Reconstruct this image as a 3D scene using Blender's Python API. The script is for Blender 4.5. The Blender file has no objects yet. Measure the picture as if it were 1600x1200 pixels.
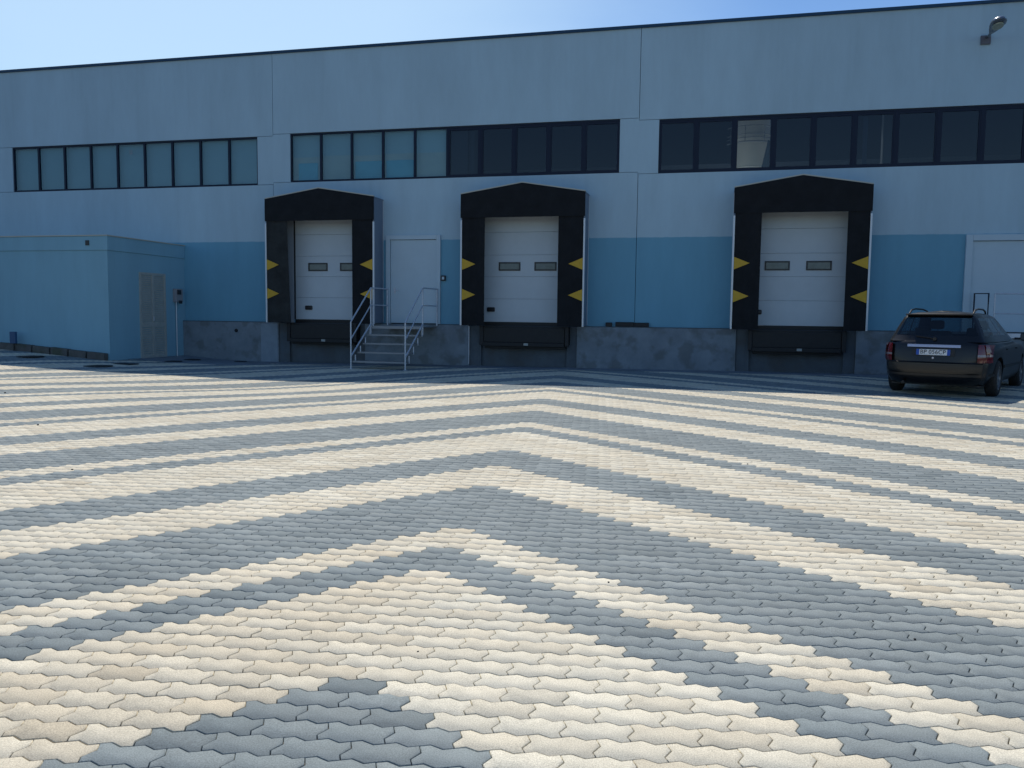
import bpy, bmesh, math, random
import numpy as np
from mathutils import Matrix, Vector
R = math.radians
random.seed(7); rng = np.random.default_rng(11)
scene = bpy.context.scene
COL = scene.collection

# ------------------------------------------------------------------ helpers
def tag(o, label=None, cat=None, group=None, kind=None):
    if label: o['label'] = label
    if cat: o['category'] = cat
    if group: o['group'] = group
    if kind: o['kind'] = kind
    return o

def thing(name, label, cat, loc=(0, 0, 0), rz=0.0, group=None):
    o = bpy.data.objects.new(name, None); COL.objects.link(o)
    o.location = loc; o.rotation_euler = (0, 0, rz); o.empty_display_size = .2
    return tag(o, label, cat, group)

class MB:
    """collects shapes, then links them as ONE mesh object"""
    def __init__(s, org=(0, 0, 0)):
        s.v = []; s.f = []; s.m = []; s.o = Vector(org)
    def add(s, vs, fs, mi=0):
        b = len(s.v)
        s.v += [tuple(Vector(v) - s.o) for v in vs]
        s.f += [tuple(b + i for i in f) for f in fs]; s.m += [mi] * len(fs)
    def box(s, x0, x1, y0, y1, z0, z1, mi=0, bev=0.0):
        if bev <= 0:
            s.add([(x0, y0, z0), (x1, y0, z0), (x1, y1, z0), (x0, y1, z0), (x0, y0, z1), (x1, y0, z1), (x1, y1, z1), (x0, y1, z1)],
                  [(0, 3, 2, 1), (4, 5, 6, 7), (0, 1, 5, 4), (1, 2, 6, 5), (2, 3, 7, 6), (3, 0, 4, 7)], mi)
            return
        bm = bmesh.new(); bmesh.ops.create_cube(bm, size=1)
        for v in bm.verts:
            v.co = ((x0 + x1) / 2 + v.co.x * (x1 - x0), (y0 + y1) / 2 + v.co.y * (y1 - y0), (z0 + z1) / 2 + v.co.z * (z1 - z0))
        bmesh.ops.bevel(bm, geom=bm.edges[:], offset=bev, segments=2, affect='EDGES', profile=.5)
        bm.verts.index_update()
        s.add([v.co[:] for v in bm.verts], [[v.index for v in f.verts] for f in bm.faces], mi); bm.free()
    def tube(s, pts, r, n=10, mi=0, r1=None, caps=True):
        pts = [Vector(p) for p in pts]; rings = []
        for i, p in enumerate(pts):
            if i == 0: d = pts[1] - p
            elif i == len(pts) - 1: d = p - pts[i - 1]
            else: d = (pts[i + 1] - p).normalized() + (p - pts[i - 1]).normalized()
            d.normalize(); a = d.orthogonal().normalized() if abs(d.z) > .99 else Vector((0, 0, 1)).cross(d).normalized()
            b = d.cross(a); rr = r if r1 is None else r + (r1 - r) * i / (len(pts) - 1)
            rings.append([p + a * rr * math.cos(2 * math.pi * k / n) + b * rr * math.sin(2 * math.pi * k / n) for k in range(n)])
        vs = [v for g in rings for v in g]; fs = []
        for i in range(len(rings) - 1):
            for k in range(n):
                fs.append((i * n + k, i * n + (k + 1) % n, (i + 1) * n + (k + 1) % n, (i + 1) * n + k))
        if caps: fs += [tuple(range(n))[::-1], tuple(range((len(rings) - 1) * n, len(rings) * n))]
        s.add(vs, fs, mi)
    def lathe(s, prof, c, axis='z', n=24, mi=0):
        """prof: (radius, height) closed by caps where radius>0 at the ends"""
        vs = []; fs = []
        for r, h in prof:
            for k in range(n):
                a = 2 * math.pi * k / n; x, y = r * math.cos(a), r * math.sin(a)
                p = {'z': (x, y, h), 'x': (h, x, y), 'y': (y, h, x)}[axis]
                vs.append((c[0] + p[0], c[1] + p[1], c[2] + p[2]))
        for i in range(len(prof) - 1):
            for k in range(n): fs.append((i * n + k, i * n + (k + 1) % n, (i + 1) * n + (k + 1) % n, (i + 1) * n + k))
        fs.append(tuple(range(n))[::-1]); fs.append(tuple(range((len(prof) - 1) * n, len(prof) * n)))
        s.add(vs, fs, mi)
    def prism(s, poly, axis, a, b, mi=0):
        """poly of 2D points extruded along axis 'x' | 'y' | 'z' from a to b"""
        def P(p, t): return {'y': (p[0], t, p[1]), 'x': (t, p[0], p[1]), 'z': (p[0], p[1], t)}[axis]
        n = len(poly); vs = [P(p, a) for p in poly] + [P(p, b) for p in poly]
        s.add(vs, [tuple(range(n)), tuple(range(n, 2 * n))[::-1]] + [(i, n + i, n + (i + 1) % n, (i + 1) % n) for i in range(n)], mi)
    def build(s, name, mats, parent=None, smooth=False, label=None):
        me = bpy.data.meshes.new(name); me.from_pydata(s.v, [], s.f); me.update()
        bm = bmesh.new(); bm.from_mesh(me); bmesh.ops.recalc_face_normals(bm, faces=bm.faces[:]); bm.to_mesh(me); bm.free()
        if not isinstance(mats, (list, tuple)): mats = [mats]
        for m in mats: me.materials.append(m)
        me.polygons.foreach_set('material_index', s.m)
        if smooth:
            me.polygons.foreach_set('use_smooth', [True] * len(me.polygons))
            try: me.set_sharp_from_angle(angle=R(38))
            except Exception: pass
        o = bpy.data.objects.new(name, me); COL.objects.link(o)
        if parent: o.parent = parent
        elif s.o.length: o.location = s.o
        if label: o['label'] = label
        return o

# ------------------------------------------------------------------ materials
def mat(name, color, rough=.6, metal=0.0, var=0.0, vscale=3.0, bump=0.0, bscale=60.0, spec=.5, coat=0.0, stain=None, stain_amt=0.0, stain_scale=1.5, streak=False):
    m = bpy.data.materials.new(name); m.use_nodes = True; nt = m.node_tree; N = nt.nodes; L = nt.links
    b = N['Principled BSDF']; b.inputs['Base Color'].default_value = (*color, 1); b.inputs['Roughness'].default_value = rough
    b.inputs['Metallic'].default_value = metal; b.inputs['Specular IOR Level'].default_value = spec; b.inputs['Coat Weight'].default_value = coat
    b.inputs['Coat Roughness'].default_value = .05
    tc = N.new('ShaderNodeTexCoord'); src = tc.outputs['Object']; col = None
    if var > 0:
        n = N.new('ShaderNodeTexNoise'); n.inputs['Scale'].default_value = vscale; n.inputs['Detail'].default_value = 6; n.inputs['Roughness'].default_value = .65
        if streak:
            mp = N.new('ShaderNodeMapping'); mp.inputs['Scale'].default_value = (1, 1, .22); L.new(src, mp.inputs[0]); L.new(mp.outputs[0], n.inputs['Vector'])
        else: L.new(src, n.inputs['Vector'])
        r = N.new('ShaderNodeMapRange'); r.inputs['From Min'].default_value = .3; r.inputs['From Max'].default_value = .7
        r.inputs['To Min'].default_value = 1 - var; r.inputs['To Max'].default_value = 1 + var; L.new(n.outputs['Fac'], r.inputs['Value'])
        mx = N.new('ShaderNodeVectorMath'); mx.operation = 'SCALE'; mx.inputs[0].default_value = color; L.new(r.outputs[0], mx.inputs['Scale']); col = mx.outputs[0]
    if stain:
        n = N.new('ShaderNodeTexNoise'); n.inputs['Scale'].default_value = stain_scale; n.inputs['Detail'].default_value = 4; L.new(src, n.inputs['Vector'])
        r = N.new('ShaderNodeMapRange'); r.inputs['From Min'].default_value = .5; r.inputs['From Max'].default_value = .62; r.inputs['To Max'].default_value = stain_amt; L.new(n.outputs['Fac'], r.inputs['Value'])
        mx = N.new('ShaderNodeMix'); mx.data_type = 'RGBA'; L.new(r.outputs[0], mx.inputs['Factor'])
        if col: L.new(col, mx.inputs['A'])
        else: mx.inputs['A'].default_value = (*color, 1)
        mx.inputs['B'].default_value = (*stain, 1); col = mx.outputs['Result']
    if col: L.new(col, b.inputs['Base Color'])
    if bump > 0:
        n = N.new('ShaderNodeTexNoise'); n.inputs['Scale'].default_value = bscale; n.inputs['Detail'].default_value = 5; L.new(src, n.inputs['Vector'])
        bp = N.new('ShaderNodeBump'); bp.inputs['Strength'].default_value = bump; bp.inputs['Distance'].default_value = .01; L.new(n.outputs['Fac'], bp.inputs['Height']); L.new(bp.outputs[0], b.inputs['Normal'])
    return m

def glass_mat(name, tint, refl_boost=1.0, rough=.0, ior=1.5):
    m = bpy.data.materials.new(name); m.use_nodes = True; nt = m.node_tree; N = nt.nodes; L = nt.links
    N.remove(N['Principled BSDF']); out = N['Material Output']
    t = N.new('ShaderNodeBsdfTransparent'); t.inputs[0].default_value = (*tint, 1)
    g = N.new('ShaderNodeBsdfGlossy'); g.inputs['Roughness'].default_value = rough
    f = N.new('ShaderNodeLayerWeight'); f.inputs['Blend'].default_value = .5
    pw = N.new('ShaderNodeMath'); pw.operation = 'POWER'; pw.inputs[1].default_value = 5; L.new(f.outputs['Facing'], pw.inputs[0])
    k = N.new('ShaderNodeMath'); k.operation = 'MULTIPLY_ADD'; k.use_clamp = True; k.inputs[1].default_value = .9; k.inputs[2].default_value = .045 * refl_boost; L.new(pw.outputs[0], k.inputs[0])
    tc = N.new('ShaderNodeTexCoord'); n = N.new('ShaderNodeTexNoise'); n.inputs['Scale'].default_value = 1.3; L.new(tc.outputs['Object'], n.inputs['Vector'])
    bp = N.new('ShaderNodeBump'); bp.inputs['Strength'].default_value = .04; bp.inputs['Distance'].default_value = .02; L.new(n.outputs['Fac'], bp.inputs['Height']); L.new(bp.outputs[0], g.inputs['Normal'])
    mx = N.new('ShaderNodeMixShader'); L.new(k.outputs[0], mx.inputs[0]); L.new(t.outputs[0], mx.inputs[1]); L.new(g.outputs[0], mx.inputs[2]); L.new(mx.outputs[0], out.inputs['Surface'])
    return m

def two_tone_wall():
    """painted precast wall: pale grey above 3.72 m, blue below (a painted boundary)"""
    m = mat('painted_panels', (.46, .50, .53), .7); N = m.node_tree.nodes; L = m.node_tree.links; b = N['Principled BSDF']
    geo = N.new('ShaderNodeNewGeometry'); sp = N.new('ShaderNodeSeparateXYZ'); L.new(geo.outputs['Position'], sp.inputs[0])
    ns = N.new('ShaderNodeTexNoise'); ns.inputs['Scale'].default_value = 4; L.new(geo.outputs['Position'], ns.inputs['Vector'])
    ad = N.new('ShaderNodeMath'); ad.operation = 'MULTIPLY_ADD'; ad.inputs[1].default_value = .03; L.new(ns.outputs['Fac'], ad.inputs[0]); L.new(sp.outputs['Z'], ad.inputs[2])
    st = N.new('ShaderNodeMapRange'); st.inputs['From Min'].default_value = 3.725; st.inputs['From Max'].default_value = 3.745; L.new(ad.outputs[0], st.inputs['Value'])
    mx = N.new('ShaderNodeMix'); mx.data_type = 'RGBA'; mx.inputs['A'].default_value = (.165, .385, .50, 1); mx.inputs['B'].default_value = (.435, .58, .645, 1); L.new(st.outputs[0], mx.inputs['Factor'])
    mp = N.new('ShaderNodeMapping'); mp.inputs['Scale'].default_value = (1, 1, .25); L.new(geo.outputs['Position'], mp.inputs[0])
    n = N.new('ShaderNodeTexNoise'); n.inputs['Scale'].default_value = .9; n.inputs['Detail'].default_value = 8; n.inputs['Roughness'].default_value = .7; L.new(mp.outputs[0], n.inputs['Vector'])
    r = N.new('ShaderNodeMapRange'); r.inputs['From Min'].default_value = .3; r.inputs['From Max'].default_value = .7; r.inputs['To Min'].default_value = .91; r.inputs['To Max'].default_value = 1.07; L.new(n.outputs['Fac'], r.inputs['Value'])
    mp2 = N.new('ShaderNodeMapping'); mp2.inputs['Scale'].default_value = (2.6, 1, .10); L.new(geo.outputs['Position'], mp2.inputs[0])
    n3 = N.new('ShaderNodeTexNoise'); n3.inputs['Scale'].default_value = 1.6; n3.inputs['Detail'].default_value = 5; L.new(mp2.outputs[0], n3.inputs['Vector'])
    r3 = N.new('ShaderNodeMapRange'); r3.inputs['From Min'].default_value = .56; r3.inputs['From Max'].default_value = .72; r3.inputs['To Min'].default_value = 1.0; r3.inputs['To Max'].default_value = .965; L.new(n3.outputs['Fac'], r3.inputs['Value'])
    mm = N.new('ShaderNodeMath'); mm.operation = 'MULTIPLY'; L.new(r.outputs[0], mm.inputs[0]); L.new(r3.outputs[0], mm.inputs[1])
    sc = N.new('ShaderNodeVectorMath'); sc.operation = 'SCALE'; L.new(mx.outputs['Result'], sc.inputs[0]); L.new(mm.outputs[0], sc.inputs['Scale']); L.new(sc.outputs[0], b.inputs['Base Color'])
    n2 = N.new('ShaderNodeTexNoise'); n2.inputs['Scale'].default_value = 45; n2.inputs['Detail'].default_value = 4; L.new(geo.outputs['Position'], n2.inputs['Vector'])
    bp = N.new('ShaderNodeBump'); bp.inputs['Strength'].default_value = .25; bp.inputs['Distance'].default_value = .006; L.new(n2.outputs['Fac'], bp.inputs['Height']); L.new(bp.outputs[0], b.inputs['Normal'])
    return m

def paver_mat():
    m = mat('concrete_pavers', (.5, .5, .5), .85); N = m.node_tree.nodes; L = m.node_tree.links; b = N['Principled BSDF']
    at = N.new('ShaderNodeAttribute'); at.attribute_name = 'tone'; L.new(at.outputs['Color'], (sx := N.new('ShaderNodeSeparateColor')).inputs[0])
    geo = N.new('ShaderNodeNewGeometry'); P = geo.outputs['Position']
    def ramp(src, a, c, cols):
        r = N.new('ShaderNodeMix'); r.data_type = 'RGBA'; r.inputs['A'].default_value = (*cols[0], 1); r.inputs['B'].default_value = (*cols[1], 1)
        k = N.new('ShaderNodeMapRange'); k.inputs['From Min'].default_value = a; k.inputs['From Max'].default_value = c; L.new(src, k.inputs['Value']); L.new(k.outputs[0], r.inputs['Factor']); return r.outputs['Result']
    beige = ramp(sx.outputs['Green'], 0, 1, ((.555, .485, .350), (.675, .635, .505)))
    grey = ramp(sx.outputs['Green'], 0, 1, ((.165, .198, .200), (.252, .286, .280)))
    mx = N.new('ShaderNodeMix'); mx.data_type = 'RGBA'; L.new(sx.outputs['Red'], mx.inputs['Factor']); L.new(grey, mx.inputs['A']); L.new(beige, mx.inputs['B'])
    fine = N.new('ShaderNodeTexNoise'); fine.inputs['Scale'].default_value = 190; fine.inputs['Detail'].default_value = 3; L.new(P, fine.inputs['Vector'])
    mid = N.new('ShaderNodeTexNoise'); mid.inputs['Scale'].default_value = 14; mid.inputs['Detail'].default_value = 6; L.new(P, mid.inputs['Vector'])
    big = N.new('ShaderNodeTexNoise'); big.inputs['Scale'].default_value = .55; big.inputs['Detail'].default_value = 4; L.new(P, big.inputs['Vector'])
    def mr(src, a, c, lo, hi):
        k = N.new('ShaderNodeMapRange'); k.inputs['From Min'].default_value = a; k.inputs['From Max'].default_value = c; k.inputs['To Min'].default_value = lo; k.inputs['To Max'].default_value = hi; L.new(src, k.inputs['Value']); return k.outputs[0]
    def mul(a, c):
        k = N.new('ShaderNodeMath'); k.operation = 'MULTIPLY'; L.new(a, k.inputs[0]); L.new(c, k.inputs[1]); return k.outputs[0]
    f = mul(mul(mr(fine.outputs['Fac'], .3, .7, .74, 1.26), mr(mid.outputs['Fac'], .3, .7, .92, 1.07)), mr(big.outputs['Fac'], .3, .7, .93, 1.05))
    pit = N.new('ShaderNodeTexVoronoi'); pit.inputs['Scale'].default_value = 70; L.new(P, pit.inputs['Vector'])
    f = mul(f, mr(pit.outputs['Distance'], .06, .12, .72, 1.0)); f = mul(f, mr(sx.outputs['Blue'], 0, 1, .88, 1.09))
    sc = N.new('ShaderNodeVectorMath'); sc.operation = 'SCALE'; L.new(mx.outputs['Result'], sc.inputs[0]); L.new(f, sc.inputs['Scale']); L.new(sc.outputs[0], b.inputs['Base Color'])
    bp = N.new('ShaderNodeBump'); bp.inputs['Strength'].default_value = .45; bp.inputs['Distance'].default_value = .002; L.new(fine.outputs['Fac'], bp.inputs['Height']); L.new(bp.outputs[0], b.inputs['Normal'])
    return m

M = dict(
    wall=two_tone_wall(), paver=paver_mat(),
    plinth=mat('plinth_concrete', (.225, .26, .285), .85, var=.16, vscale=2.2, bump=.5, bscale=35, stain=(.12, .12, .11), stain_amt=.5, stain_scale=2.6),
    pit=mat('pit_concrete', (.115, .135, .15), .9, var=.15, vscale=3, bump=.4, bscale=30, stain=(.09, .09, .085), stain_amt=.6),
    apron=mat('apron_concrete', (.20, .225, .245), .85, var=.12, vscale=1.6, bump=.4, bscale=40, stain=(.13, .14, .14), stain_amt=.5),
    joint=mat('joint_sand', (.10, .095, .085), .95, var=.2, vscale=20, bump=.4),
    coping=mat('blue_sheet_metal', (.012, .05, .10), .45, metal=.2),
    frame=mat('navy_window_frame', (.007, .014, .035), .5, spec=.3),
    white=mat('white_paint', (.50, .61, .66), .5, var=.03, vscale=2),
    door=mat('white_sectional_door', (.58, .635, .66), .45, var=.04, vscale=1.5, bump=.06, bscale=18),
    doorframe=mat('door_frame_grey', (.38, .42, .46), .5),
    seal=mat('black_rubber', (.012, .012, .013), .55, bump=.2, bscale=50),
    curtain=mat('black_curtain', (.009, .010, .012), .7, var=.35, vscale=3, bump=.35, bscale=9, spec=.25),
    greycurtain=mat('greyish_curtain', (.030, .032, .031), .8, var=.4, vscale=2.5, bump=.3, bscale=9, spec=.3),  # paler grey cloth for the left curtain of the first shelter
    yellow=mat('yellow_paint', (.62, .36, .02), .55, var=.08, vscale=12),
    alu=mat('pale_aluminium', (.62, .64, .66), .38, metal=.35),
    alu_dirty=mat('cream_edge_trim', (.50, .48, .40), .5),
    sidepanel=mat('grey_blue_side_panel', (.17, .21, .27), .45, var=.05),
    steelblack=mat('black_steel', (.013, .013, .013), .6, var=.25, vscale=8),
    galv=mat('galvanised_steel', (.58, .61, .66), .4, metal=.4, var=.15, vscale=14),
    grate=mat('galvanised_grating', (.30, .31, .32), .5, metal=.6),
    annex=mat('light_blue_render', (.25, .46, .55), .8, var=.07, vscale=1.2, bump=.25, bscale=50, streak=True),
    louvre=mat('weathered_louvre', (.40, .41, .37), .6, var=.12, vscale=6),
    brownkerb=mat('kerb_blocks', (.12, .112, .10), .9, var=.25, vscale=5, bump=.5, bscale=30, stain=(.06, .075, .04), stain_amt=.7, stain_scale=2),
    iron=mat('cast_iron', (.02, .022, .025), .6, var=.2, vscale=10, bump=.5, bscale=30),
    blind=mat('white_blind', (.36, .54, .62), .8, var=.05, vscale=.6),
    blindlow=mat('pale_board', (.44, .55, .56), .8, var=.06, vscale=1.5),
    cyan=mat('cyan_reflection', (.16, .52, .68), .7, var=.10, vscale=1.5),
    dark=mat('dark_interior', (.03, .034, .04), .9),
    reflector=mat('white_reflector', (.75, .75, .72), .8),
    beam=mat('interior_beam', (.30, .32, .34), .7),
    tank=mat('white_tank', (.78, .77, .72), .5, var=.05),
    glass=glass_mat('window_glass', (.80, .86, .86), 1.0),
    darkglass=glass_mat('tinted_window_glass', (.42, .47, .50), 1.0),
    plastic=mat('black_plastic', (.02, .02, .022), .4),
    greybox=mat('grey_plastic_box', (.30, .29, .30), .5),
    bluebox=mat('dark_blue_box', (.03, .09, .19), .5),
    lampglass=mat('lamp_lens', (.28, .33, .26), .12, spec=.8),
    lampbody=mat('lamp_housing', (.22, .24, .26), .25, metal=.7),
    pebble=mat('dark_pebble', (.05, .045, .04), .9, var=.2, vscale=40),
    carpaint=mat('black_car_paint', (.003, .0033, .004), .35, coat=.2, spec=.5),
    carplastic=mat('car_trim_plastic', (.013, .013, .013), .5),
    carglass=glass_mat('car_glass', (.42, .50, .52), 1.3),
    interior=mat('car_interior', (.022, .024, .026), .8),
    tyre=mat('tyre_rubber', (.014, .014, .014), .8, bump=.2),
    rim=mat('alloy_rim', (.36, .37, .38), .3, metal=.8),
    redlens=mat('red_lens', (.10, .004, .006), .12, spec=.7, coat=.6),
    whitelens=mat('clear_lens', (.22, .18, .19), .15, spec=.7, coat=.6),
    chrome=mat('satin_strip', (.52, .53, .62), .25, metal=.4),
    plate=mat('plate_white', (.66, .68, .68), .4),
    plateblue=mat('plate_blue', (.02, .08, .38), .4),
    plateink=mat('plate_ink', (.02, .022, .03), .5),
)
M['carglassdark'] = mat('mirror_dark', (.05, .06, .07), .3, spec=.5)

# ------------------------------------------------------------------ ground shape
def sm(t):
    t = np.clip(t, 0, 1); return t * t * (3 - 2 * t)
def gz(x, y):
    x = np.asarray(x, float); y = np.asarray(y, float)
    return (-.10 * np.exp(-((x + 9.7) / 3.6) ** 2 - ((y - 16.4) / 3.2) ** 2)
            + .36 * sm((-14.5 - x) / 7) * sm((y - 15.5) / 4.5)
            + .05 * sm((x + 8) / 12) * sm((y - 17) / 6)
            - .05 * sm((-8 - x) / 5) * sm((y - 21) / 2.5) * sm((x + 17) / 3))
def g(x, y): return float(gz(x, y))

# ------------------------------------------------------------------ paving
WY = 23.8          # plane of the facade
ANG = 0.13736      # turn of the paving rows against the facade
W = .12265; LB = 2 * W
U0, V0 = -.960, 26.35 * W      # apex line of the chevrons, and the row where the first grey chevron tops out
def build_paving():
    ca, sa = math.cos(ANG), math.sin(ANG)
    # zigzag profile along u (period half a brick) and head-joint profile along v
    amp = .100 * W
    topu = np.array([0, .155, .345, .5, .655, .845, 1.0]); topd = np.array([0, amp, -amp, 0, amp, -amp, 0])
    hv = np.array([0, .27, .65, 1.0]); hd = np.array([0, -.048, .060, 0]) * LB
    out = []
    for u, d in zip(topu[:-1], topd[:-1]): out.append((u * LB, d))                 # bottom, left to right
    for v, d in zip(hv[:-1], hd[:-1]): out.append((LB + d, v * W))                 # right end, up
    for u, d in zip(topu[::-1][:-1], topd[::-1][:-1]): out.append((u * LB, W + d)) # top, right to left
    for v, d in zip(hv[::-1][:-1], hd[::-1][:-1]): out.append((d, v * W))          # left end, down
    out = np.array(out); n = len(out)
    cen = np.array([LB / 2, W / 2])
    # inset rings by moving vertices along averaged edge normals
    nx = np.roll(out, -1, 0) - out; pv = out - np.roll(out, 1, 0)
    nn = lambda e: np.stack([-e[:, 1], e[:, 0]], 1) / np.linalg.norm(e, axis=1)[:, None]
    nrm = nn(nx) + nn(pv); nrm /= np.linalg.norm(nrm, axis=1)[:, None]
    gap, ch = .0023, .0024
    r_out = out + nrm * gap; r_top = out + nrm * (gap + ch)
    # lattice cells in view
    xs = np.array([-30, 11.5]); bricks = []
    for i in range(-40, 240):
        v = V0 + i * W - W / 2 + W / 2
        for j in range(-130, 80):
            # rows alternate by half a brick so that the apex brick straddles the apex line
            u = U0 - LB / 2 + (j + (.5 if i % 2 else 0)) * LB
            uc, vc = u + LB / 2, v - W / 2
            X = ca * uc - sa * vc; Y = sa * uc + ca * vc
            if Y < 1.3 or Y > 23.4: continue
            if X < -.90 * Y - 2.3 or X > .36 * Y + 2.6: continue
            if X < -16.75 and Y > 20.15: continue
            if Y > 22.75 or (X > -16.85 and X < -12.9 and Y > 21.2): continue
            if Y > 20.15 and X < -16.7: continue
            bricks.append((u, v - W, i, (uc - U0) / LB))
    B = np.array(bricks); nb = len(B)
    # colour: repeating 48-row chevron
    k = np.floor(B[:, 2] + .01).astype(int)
    w = np.rint(k + 2 * np.abs(B[:, 3])).astype(int) + 26 - 1     # row number on the apex line (first grey chevron tops out at 26)
    ph = np.mod(w - 26, 48)
    # 0-11 beige, 12-15 grey, 16-19 beige, 20-31 grey, 32-39 beige, 40-47 grey
    beige = ((ph < 12) | ((ph >= 16) & (ph < 20)) | ((ph >= 32) & (ph < 40))).astype(float)
    rot = np.array([[ca, sa], [-sa, ca]])
    hgt = rng.normal(0, .0007, nb); tilt = rng.normal(0, .004, (nb, 2))
    def ring(r, dz):
        P = r[None] + B[:, None, :2]
        XY = P @ rot
        loc = (r - cen)[None] * tilt[:, None, :]
        Z = gz(XY[..., 0], XY[..., 1]) + dz + hgt[:, None] + loc.sum(-1)
        return np.concatenate([XY, Z[..., None]], -1)
    V = np.concatenate([ring(r_top, 0), ring(r_out, -.0024), ring(r_out, -.03)], 1)   # nb x 3n x 3
    nv = 3 * n; V = V.reshape(-1, 3)
    loops = [list(range(n))]; sizes = [n]
    for a in (0, n):
        for q in range(n):
            q2 = (q + 1) % n; loops.append([a + q, a + n + q, a + n + q2, a + q2]); sizes.append(4)
    flat = np.array([x for l in loops for x in l]); nl = len(flat)
    LV = (flat[None] + (np.arange(nb) * nv)[:, None]).ravel()
    sizes = np.tile(np.array(sizes), nb); starts = np.concatenate([[0], np.cumsum(sizes)[:-1]])
    me = bpy.data.meshes.new('paving_stones'); me.vertices.add(len(V)); me.vertices.foreach_set('co', V.ravel().astype('f'))
    me.loops.add(len(LV)); me.loops.foreach_set('vertex_index', LV.astype('i'))
    me.polygons.add(len(sizes)); me.polygons.foreach_set('loop_start', starts.astype('i')); me.polygons.foreach_set('loop_total', sizes.astype('i'))
    me.update(calc_edges=True); me.validate()
    t1 = rng.random(nb) ** .8; t2 = np.clip(rng.normal(.5, .22, nb), 0, 1)
    warm = rng.random(nb) < .10; side = np.tanh(B[:, 3] * 1.5) * np.clip((64 - w) / 30, 0, 1)
    t1 = np.where(warm, t1 * .5, .25 + .55 * t1) + .22 * side; t1 = np.clip(t1, 0, 1)
    col = np.stack([beige, t1, t2, np.ones(nb)], 1); col = np.repeat(col, len(loops), 0)
    at = me.attributes.new('tone', 'FLOAT_COLOR', 'CORNER')
    colc = np.repeat(col, sizes, 0); at.data.foreach_set('color', colc.ravel().astype('f'))
    me.materials.append(M['paver'])
    o = bpy.data.objects.new('paving', me); COL.objects.link(o); tag(o, kind='structure')
    print('bricks', nb, 'faces', len(sizes))
build_paving()

def ground_sheet():
    xs = list(np.linspace(-34, 16, 101)); ys = list(np.linspace(-6, 24, 61))
    xs = [-900, -200] + xs + [200, 900]; ys = [-900, -200, -40] + ys + [60, 200, 900]
    v = []; f = []
    for y in ys:
        for x in xs: v.append((x, y, g(np.clip(x, -34, 16), np.clip(y, -6, 24)) - .016))
    n = len(xs)
    for j in range(len(ys) - 1):
        for i in range(n - 1): f.append((j * n + i, j * n + i + 1, (j + 1) * n + i + 1, (j + 1) * n + i))
    me = bpy.data.meshes.new('ground'); me.from_pydata(v, [], f); me.materials.append(M['joint']); me.polygons.foreach_set('use_smooth', [True] * len(f))
    o = bpy.data.objects.new('ground', me); COL.objects.link(o); tag(o, kind='structure')
ground_sheet()

def apron():
    m = MB()
    def sheet(x0, x1, y0, y1, nx, ny):
        vs = []; fs = []
        for j in range(ny + 1):
            for i in range(nx + 1):
                x = x0 + (x1 - x0) * i / nx; y = y0 + (y1 - y0) * j / ny; vs.append((x, y, g(x, y) + .001))
        for j in range(ny):
            for i in range(nx): fs.append((j * (nx + 1) + i, j * (nx + 1) + i + 1, (j + 1) * (nx + 1) + i + 1, (j + 1) * (nx + 1) + i))
        m.add(vs, fs)
    sheet(-16.76, -12.98, 21.15, 22.7, 12, 5); sheet(-16.76, 18, 22.7, 23.79, 60, 3)
    o = m.build('apron_pavement', M['apron']); tag(o, kind='structure')
apron()

# ------------------------------------------------------------------ warehouse
WH = thing('warehouse', 'long pale grey and blue warehouse with three loading docks and high window bands', 'building', (-4, WY, 0))
WO = (-4, WY, 0)
DOCKS = [(-13.44, -9.88), (-7.22, -3.62), (.34, 3.77)]          # outer edges of the shelters
DOORX = [(-12.87, -10.22), (-6.74, -4.09), (.75, 3.40)]       # sectional doors
XL, XR = -47.5, 31.6
JX = [-13.55 + 11.28 * k for k in range(-3, 5)]
WIN = [(-23.32, -14.09, 9), (-12.97, -2.80, 10), (-1.72, 8.43, 10)]
ROOF = 9.425
WZ = [(5.48, 6.95), (5.535, 7.0), (5.485, 6.94)]
def wall_cells(m, x0, x1, z0, z1, holes, yf, yb):
    xs = sorted({x0, x1} | {h[0] for h in holes} | {h[1] for h in holes}); zs = sorted({z0, z1} | {h[2] for h in holes} | {h[3] for h in holes})
    xs = [x for x in xs if x0 <= x <= x1]; zs = [z for z in zs if z0 <= z <= z1]
    inside = lambda cx, cz: any(h[0] < cx < h[1] and h[2] < cz < h[3] for h in holes) or not (x0 < cx < x1 and z0 < cz < z1)
    for a, b in zip(xs[:-1], xs[1:]):
        for c, d in zip(zs[:-1], zs[1:]):
            cx, cz = (a + b) / 2, (c + d) / 2
            if inside(cx, cz): continue
            m.add([(a, yf, c), (b, yf, c), (b, yf, d), (a, yf, d)], [(0, 1, 2, 3)]); m.add([(a, yb, c), (b, yb, c), (b, yb, d), (a, yb, d)], [(3, 2, 1, 0)])
            for (qx, qz, e) in ((a - 1e-3, cz, ((a, c), (a, d))), (b + 1e-3, cz, ((b, c), (b, d))), (cx, c - 1e-3, ((a, c), (b, c))), (cx, d + 1e-3, ((a, d), (b, d)))):
                if inside(qx, qz):
                    (px, pz), (rx, rz) = e; m.add([(px, yf, pz), (rx, yf, rz), (rx, yb, rz), (px, yb, pz)], [(0, 1, 2, 3)])
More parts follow.
